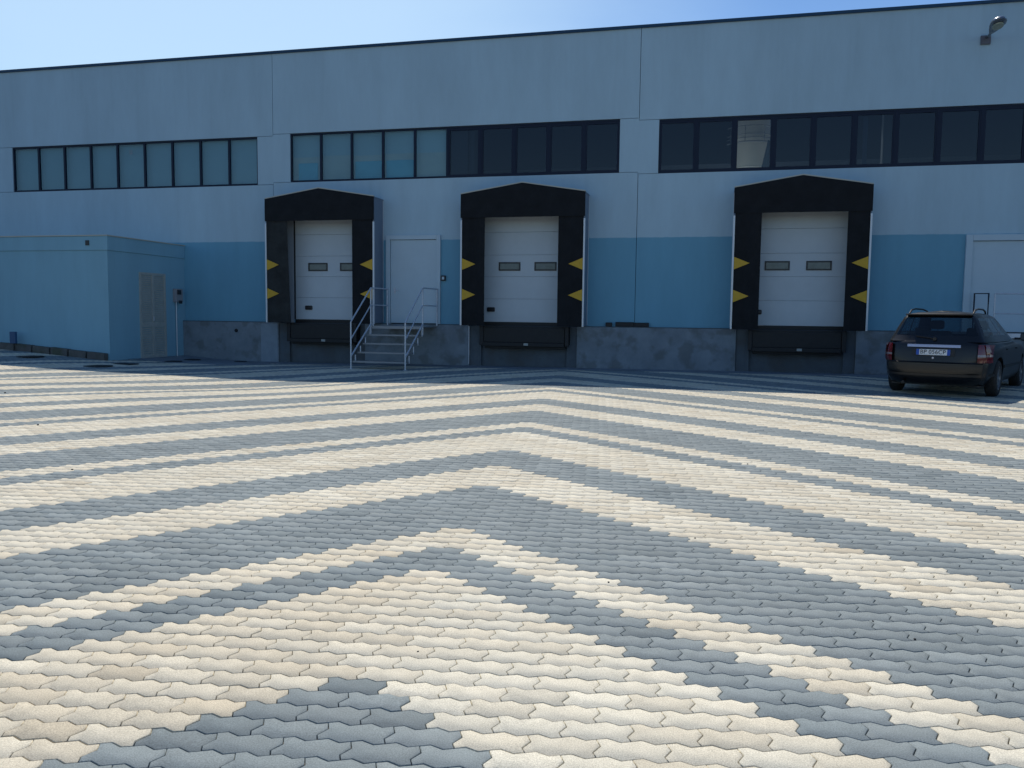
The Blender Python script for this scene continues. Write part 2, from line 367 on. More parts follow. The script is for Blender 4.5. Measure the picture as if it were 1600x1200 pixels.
def warehouse():
    m = MB(WO); G = .007
    wins = [(a, b, *z) for (a, b, _), z in zip(WIN, WZ)]
    jx = [XL] + JX + [XR]
    jx = sorted(set(jx)); jx = [j for j in jx if XL <= j <= XR]
    doors = [(a, b, 1.2, 4.45) for a, b in DOORX] + [(-9.72, -8.12, 1.2, 3.80), (6.22, 10.7, 1.2, 3.66)]
    for a, b in zip(jx[:-1], jx[1:]):
        WZ0, WZ1 = WZ[0] if b < -13 else (WZ[1] if b < -2 else WZ[2])
        wall_cells(m, a + G, b - G, WZ1 + .012, ROOF, [], WY, WY + .2)                 # top panels
        wall_cells(m, a + G, b - G, 1.2, WZ0 - .012, doors, WY, WY + .2)               # lower panels
    edges = [XL, WIN[0][0], WIN[0][1], WIN[1][0], WIN[1][1], WIN[2][0], WIN[2][1], XR]
    for a, b in zip(edges[::2], edges[1::2]):      # piers between the windows
        cut = [a] + [j for j in (JX[3], JX[4]) if a < j < b] + [b]
        for p, q in zip(cut[:-1], cut[1:]):
            z = WZ[0] if q < -13 else (WZ[1] if q < -2 else WZ[2])
            wall_cells(m, p, q, z[0], z[1], [], WY, WY + .2)
    m.build('wall', M['wall'], WH)
    # dark core behind the joints, shell of the hall
    s = MB(WO)
    wall_cells(s, XL, XR, -.5, ROOF - .02, wins + [(a, b, 1.2, 4.45) for a, b in DOORX], WY + .21, WY + .26)
    s.box(XL, XR, WY + 34, WY + 34.2, -.5, ROOF - .02); s.box(XL, XL + .2, WY + .27, WY + 33.9, -.5, ROOF - .02); s.box(XR - .2, XR, WY + .27, WY + 33.9, -.5, ROOF - .02)
    s.build('inner_wall', M['dark'], WH)
    r = MB(WO)   # roof with an opening added to let sun in and brighten the tank
    hx0, hx1, hy0, hy1 = -2.4, 4.0, 26.7, 32.5; z0, z1 = ROOF - .32, ROOF - .22
    for (a, b, c, d) in ((XL + .2, hx0, WY + .27, WY + 33.9), (hx1, XR - .2, WY + .27, WY + 33.9), (hx0, hx1, WY + .27, hy0), (hx0, hx1, hy1, WY + 33.9)): r.box(a, b, c, d, z0, z1)
    r.build('roof', M['dark'], WH)
    fl = MB(WO); fl.box(XL + .2, XR - .2, WY + .27, WY + 33.9, 1.02, 1.17); fl.build('hall_floor', M['beam'], WH)
    dk = MB(WO); dk.box(-2.2, 3.6, 24.3, 26.45, 4.9, 5.0); dk.build('bounce_reflector', M['reflector'], WH)  # unseen white sheet added to bounce sun onto the tank front
    bm_ = MB(WO)
    for z, y in ((6.55, 29.5), (6.45, 34)): bm_.box(XL + .5, XR - .5, y, y + .25, z, z + .14)
    for x in (-7.55, 4.25, 9.7): bm_.box(x, x + .3, 24.9, 25.2, 1.2, 9.1)
    bm_.build('steel_beam', M['beam'], WH)
    c = MB(WO); c.box(XL, XR, WY - .05, WY + .35, ROOF, ROOF + .078); c.build('coping', M['coping'], WH)
warehouse()

def plinth():
    yf = WY - .12; m = MB(WO)
    recess = [(-13.37, -10.45), (-7.12, -3.90), (.52, 3.60)]
    xs = [XL] + [e for r_ in recess for e in r_] + [XR]
    for a, b in zip(xs[::2], xs[1::2]): m.box(a, b, yf, WY + .2, -.6, 1.195, bev=.012)
    m.build('plinth', M['plinth'], WH)
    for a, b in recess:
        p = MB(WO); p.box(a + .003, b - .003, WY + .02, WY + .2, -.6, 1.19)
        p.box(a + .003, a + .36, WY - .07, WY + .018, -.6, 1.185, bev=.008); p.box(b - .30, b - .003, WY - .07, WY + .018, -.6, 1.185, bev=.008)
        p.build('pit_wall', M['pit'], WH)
    e = MB(WO)     # galvanised corner angle beside the middle dock, cap strip of the plinth
    e.box(-7.135, -7.115, yf - .012, yf + .02, .05, 1.16); e.build('edge_angle', M['galv'], WH)
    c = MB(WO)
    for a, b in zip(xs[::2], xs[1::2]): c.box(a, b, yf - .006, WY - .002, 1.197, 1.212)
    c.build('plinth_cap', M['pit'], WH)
    q = MB(WO); q.box(-13.98, -13.40, yf - .006, yf - .001, -.2, 1.15); q.build('pale_patch', mat('pale_plinth', (.27, .32, .36), .85, var=.12, vscale=3), WH)  # drain-side plinth face: thin paler panel left of the first dock
    v = MB(WO); v.lathe([(.0, -.02), (.055, -.02), (.055, .0), (.03, .0), (.03, .01), (.0, .01)], (-14.85, yf - .003, .92), 'y', 16); v.build('drain_hole', M['seal'], WH)
plinth()

def windows():
    for wi, (x0, x1, n) in enumerate(WIN):
        pw = (x1 - x0) / n; yf = WY + .035; WZ0, WZ1 = WZ[wi]
        f = MB(WO); mw = .034
        f.box(x0, x1, yf, yf + .07, WZ0, WZ0 + .05); f.box(x0, x1, yf, yf + .07, WZ1 - .045, WZ1)
        darkm = .10
        for k in range(n + 1):
            x = x0 + k * pw; hw = .022 if k in (0, n) else mw
            a, b = max(x0, x - hw), min(x1, x + hw)
            if k == 0: a, b = x0, x0 + .045
            if k == n: a, b = x1 - .045, x1
            f.box(a, b, yf + .002, yf + .068, WZ0 + .05, WZ1 - .045)
        fo = f.build('window', M['frame'], WH)
        for k in range(n):
            a, b = x0 + k * pw + mw, x0 + (k + 1) * pw - mw
            light = wi == 0 or (wi == 1 and k < 5)
            p = MB(WO); t = rng.normal(0, .002)
            z0, z1 = WZ0 + .05, WZ1 - .045
            if not light:      # sash inside the fixed frame
                s = MB(WO); ya = yf + .012; w_ = .045
                s.box(a, a + w_, ya, ya + .05, z0, z1); s.box(b - w_, b, ya, ya + .05, z0, z1); s.box(a + w_, b - w_, ya, ya + .05, z0, z0 + .035); s.box(a + w_, b - w_, ya, ya + .05, z1 - .06, z1)
                s.build('sash', M['frame'], fo); a += w_; b -= w_; z0 += .035; z1 -= .06
            p.add([(a, yf + .04 + t, z0), (b, yf + .04 - t, z0), (b, yf + .04 - t, z1), (a, yf + .04 + t, z1), (a, yf + .046 + t, z0), (b, yf + .046 - t, z0), (b, yf + .046 - t, z1), (a, yf + .046 + t, z1)],
                  [(0, 1, 2, 3), (7, 6, 5, 4), (0, 4, 5, 1), (3, 2, 6, 7), (0, 3, 7, 4), (1, 5, 6, 2)])
            p.build('pane', M['glass'] if light or (wi == 2 and k == 2) else M['darkglass'], fo)
            if light:
                q = MB(WO); y = yf + .16
                if wi == 0: q.box(a - .03, b + .03, y, y + .02, WZ0 + .03, WZ1 - .02); q.build('blind', M['blind'], fo)
                else:
                    zc = 6.32 + rng.normal(0, .02); q.box(a - .03, b + .03, y, y + .02, zc, WZ1 - .02); q.build('blind', M['blind'], fo)
                    q = MB(WO); q.box(a - .03, b + .03, y - .004, y + .024, WZ0 + .03, zc - .002); q.build('blind', M['blindlow'], fo)
                    if k in (0, 2, 3):
                        q = MB(WO); c = (a + b) / 2; hw = .48 if k else .34; q.box(c - hw + .03, min(c + hw, b + .02), y - .03, y - .008, WZ0 + .05, 6.12, bev=.008); q.build('blind', M['cyan'], fo)  # cyan panel standing in for a reflection in the pane
            if wi == 1 and k == 5:
                q = MB(WO); y = yf + .16; q.box(a, a + .50, y, y + .02, WZ0 + .03, WZ1 - .02); q.box(a + .60, a + .70, y, y + .02, WZ0 + .03, WZ1 - .02); q.build('blind', M['beam'], fo)
            if wi == 2 and k == 5:
                q = MB(WO); y = yf + .16; q.box(a + .16, a + .27, y, y + .02, WZ0 + .03, WZ1 - .02); q.build('blind', mat('grey_upright', (.14, .17, .26), .6), fo)
windows()

# sticker on one pane of the left band is a small grey ring of tape
def sticker():
    m = MB(WO); x, z, y = -18.72, 6.66, WY + .072
    m.box(x - .045, x - .025, y - .004, y, z - .07, z + .07); m.box(x + .025, x + .045, y - .004, y, z - .07, z + .07); m.box(x - .025, x + .025, y - .004, y, z - .07, z - .05)
    m.build('tape_mark', M['greybox'], WH)
sticker()

def dock_door(x0, x1, handle_x):
    y = WY + .05; o = MB(WO)
    zs = [1.30, 1.98, 2.63, 3.26, 3.92, 4.45]
    for a, b in zip(zs[:-1], zs[1:]):
        o.box(x0 + .02, x1 - .02, y, y + .05, a + .002, b - .002, bev=.005)
    d = o.build('dock_door', M['door'], WH)
    s = MB(WO); s.box(x0, x1, y - .012, y + .05, 1.19, 1.297); s.box(x0 - .02, x0 + .018, y - .06, y + .05, 1.3, 4.45); s.box(x1 - .018, x1, y - .02, y + .05, 1.3, 4.45)
    s.build('rubber_seal', M['seal'], d)
    w = x1 - x0
    for cx in (x0 + .79, x0 + 1.86):
        f = MB(WO); hw, z0, z1 = .325, 2.80, 3.05
        f.box(cx - hw, cx + hw, y - .022, y - .001, z0, z0 + .04); f.box(cx - hw, cx + hw, y - .022, y - .001, z1 - .04, z1); f.box(cx - hw, cx - hw + .04, y - .022, y - .001, z0 + .04, z1 - .04); f.box(cx + hw - .04, cx + hw, y - .022, y - .001, z0 + .04, z1 - .04)
        f.build('window_frame', M['plastic'], d)
        f = MB(WO); f.box(cx - hw + .04, cx + hw - .04, y - .012, y - .004, z0 + .04, z1 - .04); f.build('window_pane', M['doorpane'], d)
    h = MB(WO); h.box(handle_x - .12, handle_x + .12, y - .03, y - .002, 1.60, 1.73, bev=.03); h.box(handle_x - .05, handle_x + .05, y - .045, y - .032, 1.63, 1.68, bev=.008)
    h.build('handle', M['plastic'], d)
M['doorpane'] = mat('door_window_pane', (.085, .105, .11), .12, var=.3, vscale=4, spec=.6)
for (a, b), hx in zip(DOORX, (-12.40, -6.50, 1.06)): dock_door(a, b, hx)
# pale frame strip left of the first sectional door
m = MB(WO); m.box(-13.30, -12.872, WY - .03, WY - .003, 1.2, 4.40, bev=.006); m.build('door_frame', M['doorframe'], WH)

def side_door():
    x0, x1, y = -9.78, -8.05, WY - .02; m = MB(WO)
    m.box(x0, x0 + .13, y - .05, WY + .1, 1.2, 3.86, bev=.006); m.box(x1 - .13, x1, y - .05, WY + .1, 1.2, 3.86, bev=.006); m.box(x0 + .132, x1 - .132, y - .05, WY + .1, 3.73, 3.86, bev=.006)
    fo = m.build('door', M['white'], WH)
    l = MB(WO); l.box(x0 + .14, x1 - .14, y, y + .05, 1.23, 3.72, bev=.008); l.build('door_leaf', M['white'], fo)
    l = MB(WO); l.box(x0 + .24, x0 + .30, y - .012, y - .001, 2.12, 2.30, bev=.004); l.box(x0 + .25, x0 + .40, y - .05, y - .035, 2.2, 2.225, bev=.004); l.build('handle', M['galv'], fo)
side_door()
m = MB(WO); m.box(-8.03, -7.89, WY - .07, WY - .003, 2.50, 2.66, bev=.008); sw = m.build('push_button_box', M['plastic'], WH)
m = MB(WO); m.box(-7.995, -7.925, WY - .08, WY - .072, 2.54, 2.62); m.build('button_plate', M['white'], sw)

def big_door():
    x0, x1, y = 6.15, 10.8, WY - .03; m = MB(WO)
    m.box(x0, x0 + .16, y - .05, WY + .1, 1.2, 3.70, bev=.006); m.box(x1 - .16, x1, y - .05, WY + .1, 1.2, 3.70, bev=.006); m.box(x0 + .162, x1 - .162, y - .05, WY + .1, 3.54, 3.70, bev=.006)
    fo = m.build('door', M['white'], WH, label='wide white sliding door')
    l = MB(WO)
    l.box(x0 + .17, x1 - .17, y + .01, y + .05, 1.22, 3.53, bev=.004)
    l.build('door_leaf', M['white'], fo)
big_door()

# ------------------------------------------------------------------ dock shelters
YD = 23.08
def shelter(x0, x1, label):
    cx = (x0 + x1) / 2; o0 = (cx, WY, 0)
    t = thing('dock_shelter', label, 'dock shelter', o0, 0, 'black dock shelters around the loading doors')
    zt, zp, zh, zb = 4.93, 5.21, 4.26, 1.20
    px = x0 + .50 * (x1 - x0)
    # side and top panels
    m = MB(o0)
    m.box(x0 + .012, x0 + .045, YD + .03, WY - .004, zb + .02, zt - .02); m.build('side_panel', M['sidepanel'], t)
    m = MB(o0); m.box(x1 - .045, x1 - .012, YD + .03, WY - .004, zb + .02, zt - .02); m.build('side_panel', M['sidepanel'], t)
    m = MB(o0)
    for (ax, az, bx, bz) in ((x0, zt, px, zp), (px, zp, x1, zt)):
        m.add([(ax, YD + .02, az), (bx, YD + .02, bz), (bx, WY - .004, bz), (ax, WY - .004, az), (ax, YD + .02, az - .03), (bx, YD + .02, bz - .03), (bx, WY - .004, bz - .03), (ax, WY - .004, az - .03)],
              [(0, 1, 2, 3), (7, 6, 5, 4), (0, 4, 5, 1), (3, 2, 6, 7), (0, 3, 7, 4), (1, 5, 6, 2)])
    m.build('canopy', M['sidepanel'], t)
    # thin edge trims
    m = MB(o0)
    for (ax, az, bx, bz) in ((x0, zt, px, zp), (px, zp, x1, zt)):
        m.add([(ax, YD - .012, az), (bx, YD - .012, bz), (bx, YD - .012, bz + .03), (ax, YD - .012, az + .03), (ax, YD + .03, az), (bx, YD + .03, bz), (bx, YD + .03, bz + .03), (ax, YD + .03, az + .03)],
              [(0, 1, 2, 3), (7, 6, 5, 4), (0, 4, 5, 1), (3, 2, 6, 7), (0, 3, 7, 4), (1, 5, 6, 2)])
    m.build('top_trim', M['alu_dirty'], t)
    for a in (x0 - .002, x1 - .043):
        m = MB(o0); m.box(a, a + .045, YD - .014, YD + .028, zb, zh - .06); m.build('edge_trim', M['alu'], t)
    for a in (x0 + .001, x1 - .026):
        m = MB(o0); m.box(a, a + .025, WY - .03, WY - .006, zb + .05, zt - .03); m.build('wall_trim', M['alu'], t)
    # head curtain: one cloth sheet with slight folds, wider than the opening
    def cloth(xa, xb, za, zb_top, y, name, n=22, m_=6, amp=.008, seed=0, curl=None):
        r = random.Random(seed); p1, p2 = r.random() * 6, r.random() * 6; vs = []; fs = []
        for j in range(m_ + 1):
            for i in range(n + 1):
                u, v = i / n, j / m_; x = xa + (xb - xa) * u; top = zb_top(x) if callable(zb_top) else zb_top
                z = za + (top - za) * v
                d = amp * (math.sin(9 * u + p1 + 2 * v) + .6 * math.sin(23 * u + p2) + .5 * math.sin(5 * v + p1))
                if curl: d += curl(u, v)
                vs.append((x, y + d, z))
        k = n + 1; b = len(vs)
        vs += [(x, y_ + .006, z) for x, y_, z in vs]
        for j in range(m_):
            for i in range(n):
                q = (j * k + i, j * k + i + 1, (j + 1) * k + i + 1, (j + 1) * k + i); fs.append(q); fs.append(tuple(b + e for e in q[::-1]))
        ring_ = [i for i in range(k)] + [j * k + n for j in range(1, m_ + 1)] + [m_ * k + i for i in range(n - 1, -1, -1)] + [j * k for j in range(m_ - 1, 0, -1)]
        for a_, b_ in zip(ring_, ring_[1:] + ring_[:1]): fs.append((a_, a_ + b, b_ + b, b_))
        q = MB(o0); q.add(vs, fs); return q.build(name, M['curtain'] if not curl else M['greycurtain'], t, smooth=True, label='greyish left curtain' if curl else None)
    head = lambda x: zt + (zp - zt) * (1 - abs(x - px) / ((px - x0) if x < px else (x1 - px))) - .004
    cloth(x0 + .004, x1 - .004, zh, head, YD - .022, 'head_curtain', 30, 6, .006, int(cx * 7))
    wo = 2.13; a, b = x0 + .72, x1 - (x1 - x0 - .72 - wo)
    if x1 - x0 > 3.5: pass
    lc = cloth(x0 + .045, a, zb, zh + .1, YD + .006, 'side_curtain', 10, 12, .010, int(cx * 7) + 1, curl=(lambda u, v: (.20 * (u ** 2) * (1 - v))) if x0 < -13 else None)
    rc = cloth(b, x1 - .045, zb, zh + .1, YD + .006, 'side_curtain', 10, 12, .006, int(cx * 7) + 2)
    # painted yellow arrow heads
    for zc in (2.95, 2.08):
        for sx, xe, par in ((1, x0 + .05, lc), (-1, x1 - .05, rc)):
            q = MB(o0); L_ = .40; poly = [(xe, zc - .165), (xe + sx * L_, zc), (xe, zc + .165)]
            q.prism(poly if sx > 0 else poly[::-1], 'y', YD - .014, YD - .008); q.build('yellow_arrow', M['yellow'], par)
    return t
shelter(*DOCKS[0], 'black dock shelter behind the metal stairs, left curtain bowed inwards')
shelter(*DOCKS[1], 'black dock shelter right of the white side door, in the middle of the facade')
shelter(*DOCKS[2], 'black dock shelter nearest the parked black car')

def leveller(x0, x1, label):
    cx = (x0 + x1) / 2; o0 = (cx, WY, 0)
    t = thing('dock_leveller', label, 'dock leveller', o0, 0, 'black dock levellers under the shelters')
    yf = 23.42
    m = MB(o0); m.box(x0, x1, yf + .07, WY + .015, .66, 1.185, bev=.01); m.box(x0 + .12, x1 - .10, yf + .10, WY - .02, .535, .655, bev=.01); m.build('body', M['steelblack'], t)
    m = MB(o0); m.box(x0 + .10, x1 - .12, yf + .03, yf + .066, .72, 1.14, bev=.008); m.box(x0 + .10, x1 - .12, yf - .01, yf + .066, .60, .715, bev=.012); m.build('lip', M['steelblack'], t)
    for a in (x0 - .01, x1 - .10):
        m = MB(o0); m.box(a, a + .11, yf, yf + .068, .62, 1.19, bev=.015); m.build('rubber_buffer', M['seal'], t)
    m = MB(o0); m.box(cx + .01, cx + .14, yf - .022, yf - .012, .635, .70); m.build('maker_plate', M['louvre'], t)
leveller(-12.93, -10.62, 'black dock leveller under the shelter behind the stairs')
leveller(-6.72, -4.10, 'black dock leveller between the side door and the loose rubber strips')
leveller(.84, 3.32, 'black dock leveller under the shelter nearest the parked car')

# loose strips lying on the plinth
m = MB((-2.6, WY - .07, 1.215)); m.box(-3.08, -2.90, WY - .115, WY - .03, 1.215, 1.33, bev=.01); tag(m.build('rubber_block', M['seal']), 'short black rubber block lying on the concrete ledge', 'rubber block')
m = MB((-2.3, WY - .07, 1.215)); m.box(-2.80, -2.28, WY - .118, WY - .03, 1.215, 1.345, bev=.01); m.box(-2.276, -1.86, WY - .110, WY - .03, 1.215, 1.335, bev=.01); tag(m.build('rubber_strip', M['steelblack']), 'long black rubber strip lying on the concrete ledge beside a short block', 'rubber strip')

# ------------------------------------------------------------------ steel stairs
def stairs():
    xl, xr, yf, yl, yw = -9.70, -8.12, 21.05, 22.41, 23.66; r = .021
    t = thing('metal_stairs', 'galvanised open metal stairs with handrails leading up to the white side door', 'stairs', (-8.9, 22.4, 0)); o0 = (-8.9, 22.4, 0)
    zl = 1.15
    m = MB(o0); m.box(xl + .03, xr - .03, yl, yw, zl - .035, zl, bev=.004); m.box(xl + .03, xr - .03, yl - .012, yl - .001, zl - .075, zl + .002); m.build('landing', M['grate'], t)
    for k in range(4):
        z = .205 + .237 * k; y = yf + .04 + (yl - yf) * (k) / 4.0
        m = MB(o0); m.box(xl + .03, xr - .03, y, y + .30, z - .025, z, bev=.003); m.box(xl + .03, xr - .03, y - .008, y - .001, z - .04, z + .002); m.build('tread', M['grate'], t)
        for x in (xl, xr):
            b = MB(o0); b.box(x - .012, x + .012, y + .24, y + .28, z - .05, z + .16, bev=.003); b.build('bracket', M['galv'], t)
    dz = (zl - .205) / 4
    for x in (xl, xr):
        s = MB(o0); za, zb_ = .36, 1.22
        s.tube([(x, yf, .33), (x, yl + .02, 1.22)], .024); s.build('stringer', M['galv'], t)
        gy = g(x, yf)
        p = MB(o0); p.tube([(x, yf, gy), (x, yf, 1.27)], r); p.box(x - .05, x + .05, yf - .05, yf + .05, gy, gy + .008); p.build('post', M['galv'], t)
        p = MB(o0); p.tube([(x, yl, .90), (x, yl, 2.24)], r); p.build('post', M['galv'], t)
        h = MB(o0); h.tube([(x, yf, 1.27), (x, yl, 2.24), (x, yw, 2.25)], r); h.build('handrail', M['galv'], t)
        h = MB(o0); h.tube([(x, yf, .80), (x, yl, 1.75), (x, yw, 1.75)], r * .85); h.build('handrail', M['galv'], t)
        p = MB(o0); p.tube([(x, yw, 1.16), (x, yw, 2.25)], r); p.build('post', M['galv'], t)
        if x == xl:
            p = MB(o0); p.tube([(x - .0, yl + .16, 1.15), (x, yl + .16, 2.24)], r); p.build('post', M['galv'], t)
stairs()

def ramp():
    t = thing('loading_ramp', 'raised concrete landing with grey railing at the wide white door, behind the car', 'landing', (9, 23, 0)); o0 = (9, 23, 0)
    m = MB(o0); m.box(6.34, 16.0, 22.43, WY - .13, -.1, 1.16, bev=.01); m.build('slab', M['plinth'], t)
    m = MB(o0); m.box(6.34, 16.0, 22.36, 22.425, 1.09, 1.20); m.build('slab_edge', M['galv'], t)
    r = .019
    m = MB(o0); m.tube([(6.38, 22.46, 1.2), (6.38, 22.46, 2.16), (6.38, 23.62, 2.19), (6.38, 23.62, 1.2)], r); m.build('side_rail', M['frame'], t)
    m = MB(o0); m.tube([(6.52, 22.46, 2.16), (16, 22.46, 2.16)], r); m.tube([(6.52, 22.46, 1.68), (16, 22.46, 1.68)], r * .85)
    for x in (6.52, 8.4, 10.3, 12.2): m.tube([(x, 22.46, 1.2), (x, 22.46, 2.16)], r)
    m.build('front_rail', M['galv'], t)
ramp()

# ------------------------------------------------------------------ annex on the left
AX, AY = -16.78, 20.30
def annex():
    t = thing('annex', 'low light blue rendered annex with flat roof and louvred metal door', 'building', (-20, 22, 0)); o0 = (-20, 22, 0)
    m = MB(o0); m.box(-34, AX, AY, WY - .005, -.4, 3.20); m.build('wall', M['annex'], t)
    m = MB(o0); m.box(-34.03, AX + .03, AY - .03, WY - .005, 3.203, 3.60, bev=.01); m.build('parapet', M['annex'], t)
    m = MB(o0); m.box(-34.05, AX + .05, AY - .05, WY - .005, 3.603, 3.632); m.build('roof_flashing', M['alu_dirty'], t)
    y0, y1, z0, z1 = 21.60, 22.80, .06, 2.66; x = AX
    m = MB(o0); w = .07
    m.box(x - .01, x + .035, y0, y0 + w, z0, z1); m.box(x - .01, x + .035, y1 - w, y1, z0, z1); m.box(x - .01, x + .035, y0 + w, y1 - w, z1 - w, z1); m.box(x - .01, x + .035, y0 + w, y1 - w, z0, z0 + .10)
    ym = (y0 + y1) / 2; m.box(x - .01, x + .034, ym - .045, ym + .045, z0 + .10, z1 - w); m.box(x - .01, x + .032, y0 + w, ym - .045, 1.02, 1.14); m.box(x - .01, x + .032, ym + .045, y1 - w, 1.02, 1.14)
    d = m.build('louvre_door', M['louvre'], t)
    b = MB(o0)
    for (ya, yb) in ((y0 + w, ym - .045), (ym + .045, y1 - w)):
        for (za, zb) in ((z0 + .10, 1.02), (1.14, z1 - w)):
            n = int((zb - za) / .062)
            for k in range(n):
                z = za + (zb - za) * k / n; b.add([(x + .026, ya, z), (x + .026, yb, z), (x + .003, yb, z + .052), (x + .003, ya, z + .052), (x + .021, ya, z - .004), (x + .021, yb, z - .004), (x - .002, yb, z + .048), (x - .002, ya, z + .048)],
                      [(0, 1, 2, 3), (7, 6, 5, 4), (0, 4, 5, 1), (3, 2, 6, 7), (0, 3, 7, 4), (1, 5, 6, 2)])
    b.build('louvre_slats', M['louvre'], d)
    b = MB(o0); b.box(x + .0345, x + .06, ym - .03, ym + .0, 1.20, 1.34, bev=.005); b.build('handle', M['galv'], d)
    v = MB(o0); v.box(-17.46, -17.34, AY - .05, AY - .032, 3.34, 3.48); v.build('vent', M['plastic'], t)
annex()

def kerb():
    m = MB((-20, 20.2, 0)); x = -16.80; y0, y1 = 20.10, 20.27
    while x > -33:
        w = .62; a, b = x - w, x
        za, zb = g(a, 20.2), g(b, 20.2)
        h = .20 + random.uniform(-.012, .012)
        m.add([(a + .03, y0, za - .1), (b - .03, y0, zb - .1), (b - .03, y1, zb - .1), (a + .03, y1, za - .1), (a + .03, y0 + .02, za + h), (b - .03, y0 + .02, zb + h), (b - .03, y1, zb + h), (a + .03, y1, za + h)],
              [(0, 3, 2, 1), (4, 5, 6, 7), (0, 1, 5, 4), (1, 2, 6, 5), (2, 3, 7, 6), (3, 0, 4, 7)])
        x -= w
    o = m.build('stone_kerb', M['brownkerb']); tag(o, 'low brown kerb of concrete blocks along the foot of the blue annex', 'kerb')
kerb()

def meter_box():
    o0 = (AX, 23.3, 0)
    t = thing('electric_meter_box', 'small grey electric box on a thin conduit in the corner beside the louvred door', 'electric box', o0)
    y0, y1 = 23.18, 23.52
    m = MB(o0); m.box(AX + .002, AX + .13, y0, y1, 1.80, 2.22, bev=.012); b = m.build('box', M['greybox'], t)
    m = MB(o0); m.box(AX + .131, AX + .16, y0 + .05, y0 + .22, 2.04, 2.18, bev=.006); m.build('socket', M['plastic'], b)
    m = MB(o0); m.box(AX + .131, AX + .155, y0 + .12, y0 + .27, 1.75, 1.85, bev=.006); m.build('socket', M['plastic'], b)
    gz_ = g(AX + .1, 23.3); m = MB(o0); m.tube([(AX + .05, y0 + .10, 1.80), (AX + .05, y0 + .10, gz_)], .018); m.build('conduit', M['alu'], t)
meter_box()

def post_box():
    z = g(-19.85, 20.05); o0 = (-19.85, 20.05, z)
    t = thing('utility_post', 'short thin dark post with a small blue box against the annex wall', 'utility post', o0)
    m = MB(o0); m.tube([(-19.85, 20.06, z), (-19.85, 20.06, z + .50)], .022); m.build('post', M['plastic'], t)
    m = MB(o0); m.box(-19.95, -19.75, 20.02, 20.10, z + .19 + .02, z + .55, bev=.01); m.build('box', M['bluebox'], t)
post_box()

# ------------------------------------------------------------------ floodlight
def floodlight():
    o0 = (6.33, WY, 8.55)
    t = thing('floodlight', 'grey oval floodlight on a short arm high on the warehouse wall', 'floodlight', o0)
    m = MB(o0); m.box(6.23, 6.46, WY - .05, WY - .003, 8.43, 8.65, bev=.008); m.build('bracket', mat('bracket_grey', (.13, .125, .14), .5), t)
    p0 = Vector((6.36, WY - .05, 8.60)); p1 = Vector((6.38, 22.75, 8.72))
    m = MB(o0); m.tube([p0, (6.36, WY - .2, 8.58), (6.37, 23.34, 8.62)], .035, r1=.03); m.build('arm', M['lampbody'], t)
    # head: elongated drop shape, axis from the arm outwards, lens facing down
    c = Vector((6.38, 23.03, 8.66)); ax = Vector((.06, -1, .22)).normalized(); up = Vector((0, .22, 1)).normalized(); sd = ax.cross(up).normalized()
    sec = [(-.36, .05, .04), (-.29, .08, .06), (-.18, .12, .09), (-.04, .16, .12), (.08, .175, .13), (.19, .155, .11), (.26, .10, .08), (.30, .045, .035)]
    vs = []; fs = []; n = 18
    for s, w, h in sec:
        for k in range(n):
            a = 2 * math.pi * k / n; hh = h * (1.0 if math.sin(a) > 0 else .45)
            vs.append(c + ax * s + sd * w * math.cos(a) + up * hh * math.sin(a))
    for i in range(len(sec) - 1):
        for k in range(n): fs.append((i * n + k, i * n + (k + 1) % n, (i + 1) * n + (k + 1) % n, (i + 1) * n + k))
    fs += [tuple(range(n))[::-1], tuple(range((len(sec) - 1) * n, len(sec) * n))]
    m = MB(o0); m.add(vs, fs); m.build('lamp_head', M['lampbody'], t, smooth=True)
    vs = []; q = 20
    for lay, (sc, dz) in enumerate(((1.0, -.058), (.92, -.078), (.5, -.088))):
        for k in range(q):
            a = 2 * math.pi * k / q; vs.append(c + ax * (.05 + .17 * sc * math.cos(a)) + sd * .125 * sc * math.sin(a) + up * dz)
    fs = [(i * q + k, i * q + (k + 1) % q, (i + 1) * q + (k + 1) % q, (i + 1) * q + k) for i in range(2) for k in range(q)] + [tuple(range(2 * q, 3 * q)), tuple(range(q))[::-1]]
    m = MB(o0); m.add(vs, fs); m.build('lens', M['lampglass'], t, smooth=True)
floodlight()

# ------------------------------------------------------------------ tank seen through the third window band
def tank():
    cx, cy, r = .84, 27.1, .56; o0 = (cx, cy, 1.17)
    t = thing('storage_tank', 'white upright tank with rails, seen through a pane of the right window band', 'tank', o0)
    m = MB(o0); prof = [(r, 1.17)]
    for k in range(1, 8): z = 1.17 + k * .98; prof += [(r, z - .02), (r + .012, z - .01), (r + .012, z + .01), (r, z + .02)]
    prof += [(r, 8.6), (r * .5, 8.85), (.05, 8.9)]; m.lathe(prof, (cx, cy, 0), 'z', 40); m.build('shell', M['tank'], t, smooth=True)
    for z in (7.25, 7.0, 6.9, 6.78):
        q = MB(o0); pts = [(cx + (r + .18) * math.cos(R(a)), cy + (r + .18) * math.sin(R(a)), z) for a in range(200, 345, 12)]; q.tube(pts, .012 if z > 6.85 else .028, 6, caps=True); q.build('rail', M['beam'], t)
    q = MB(o0)
    for a in (215, 255, 300): q.tube([(cx + (r + .18) * math.cos(R(a)), cy + (r + .18) * math.sin(R(a)), 6.78), (cx + (r + .18) * math.cos(R(a)), cy + (r + .18) * math.sin(R(a)), 7.25)], .012, 6)
    q.build('upright', M['beam'], t)
    q = MB(o0); q.prism([(.98, 5.2), (1.45, 5.2), (1.45, 6.75), (1.30, 6.75)], 'y', 26.2, 26.23); q.build('gusset_plate', M['dark'], t)
tank()

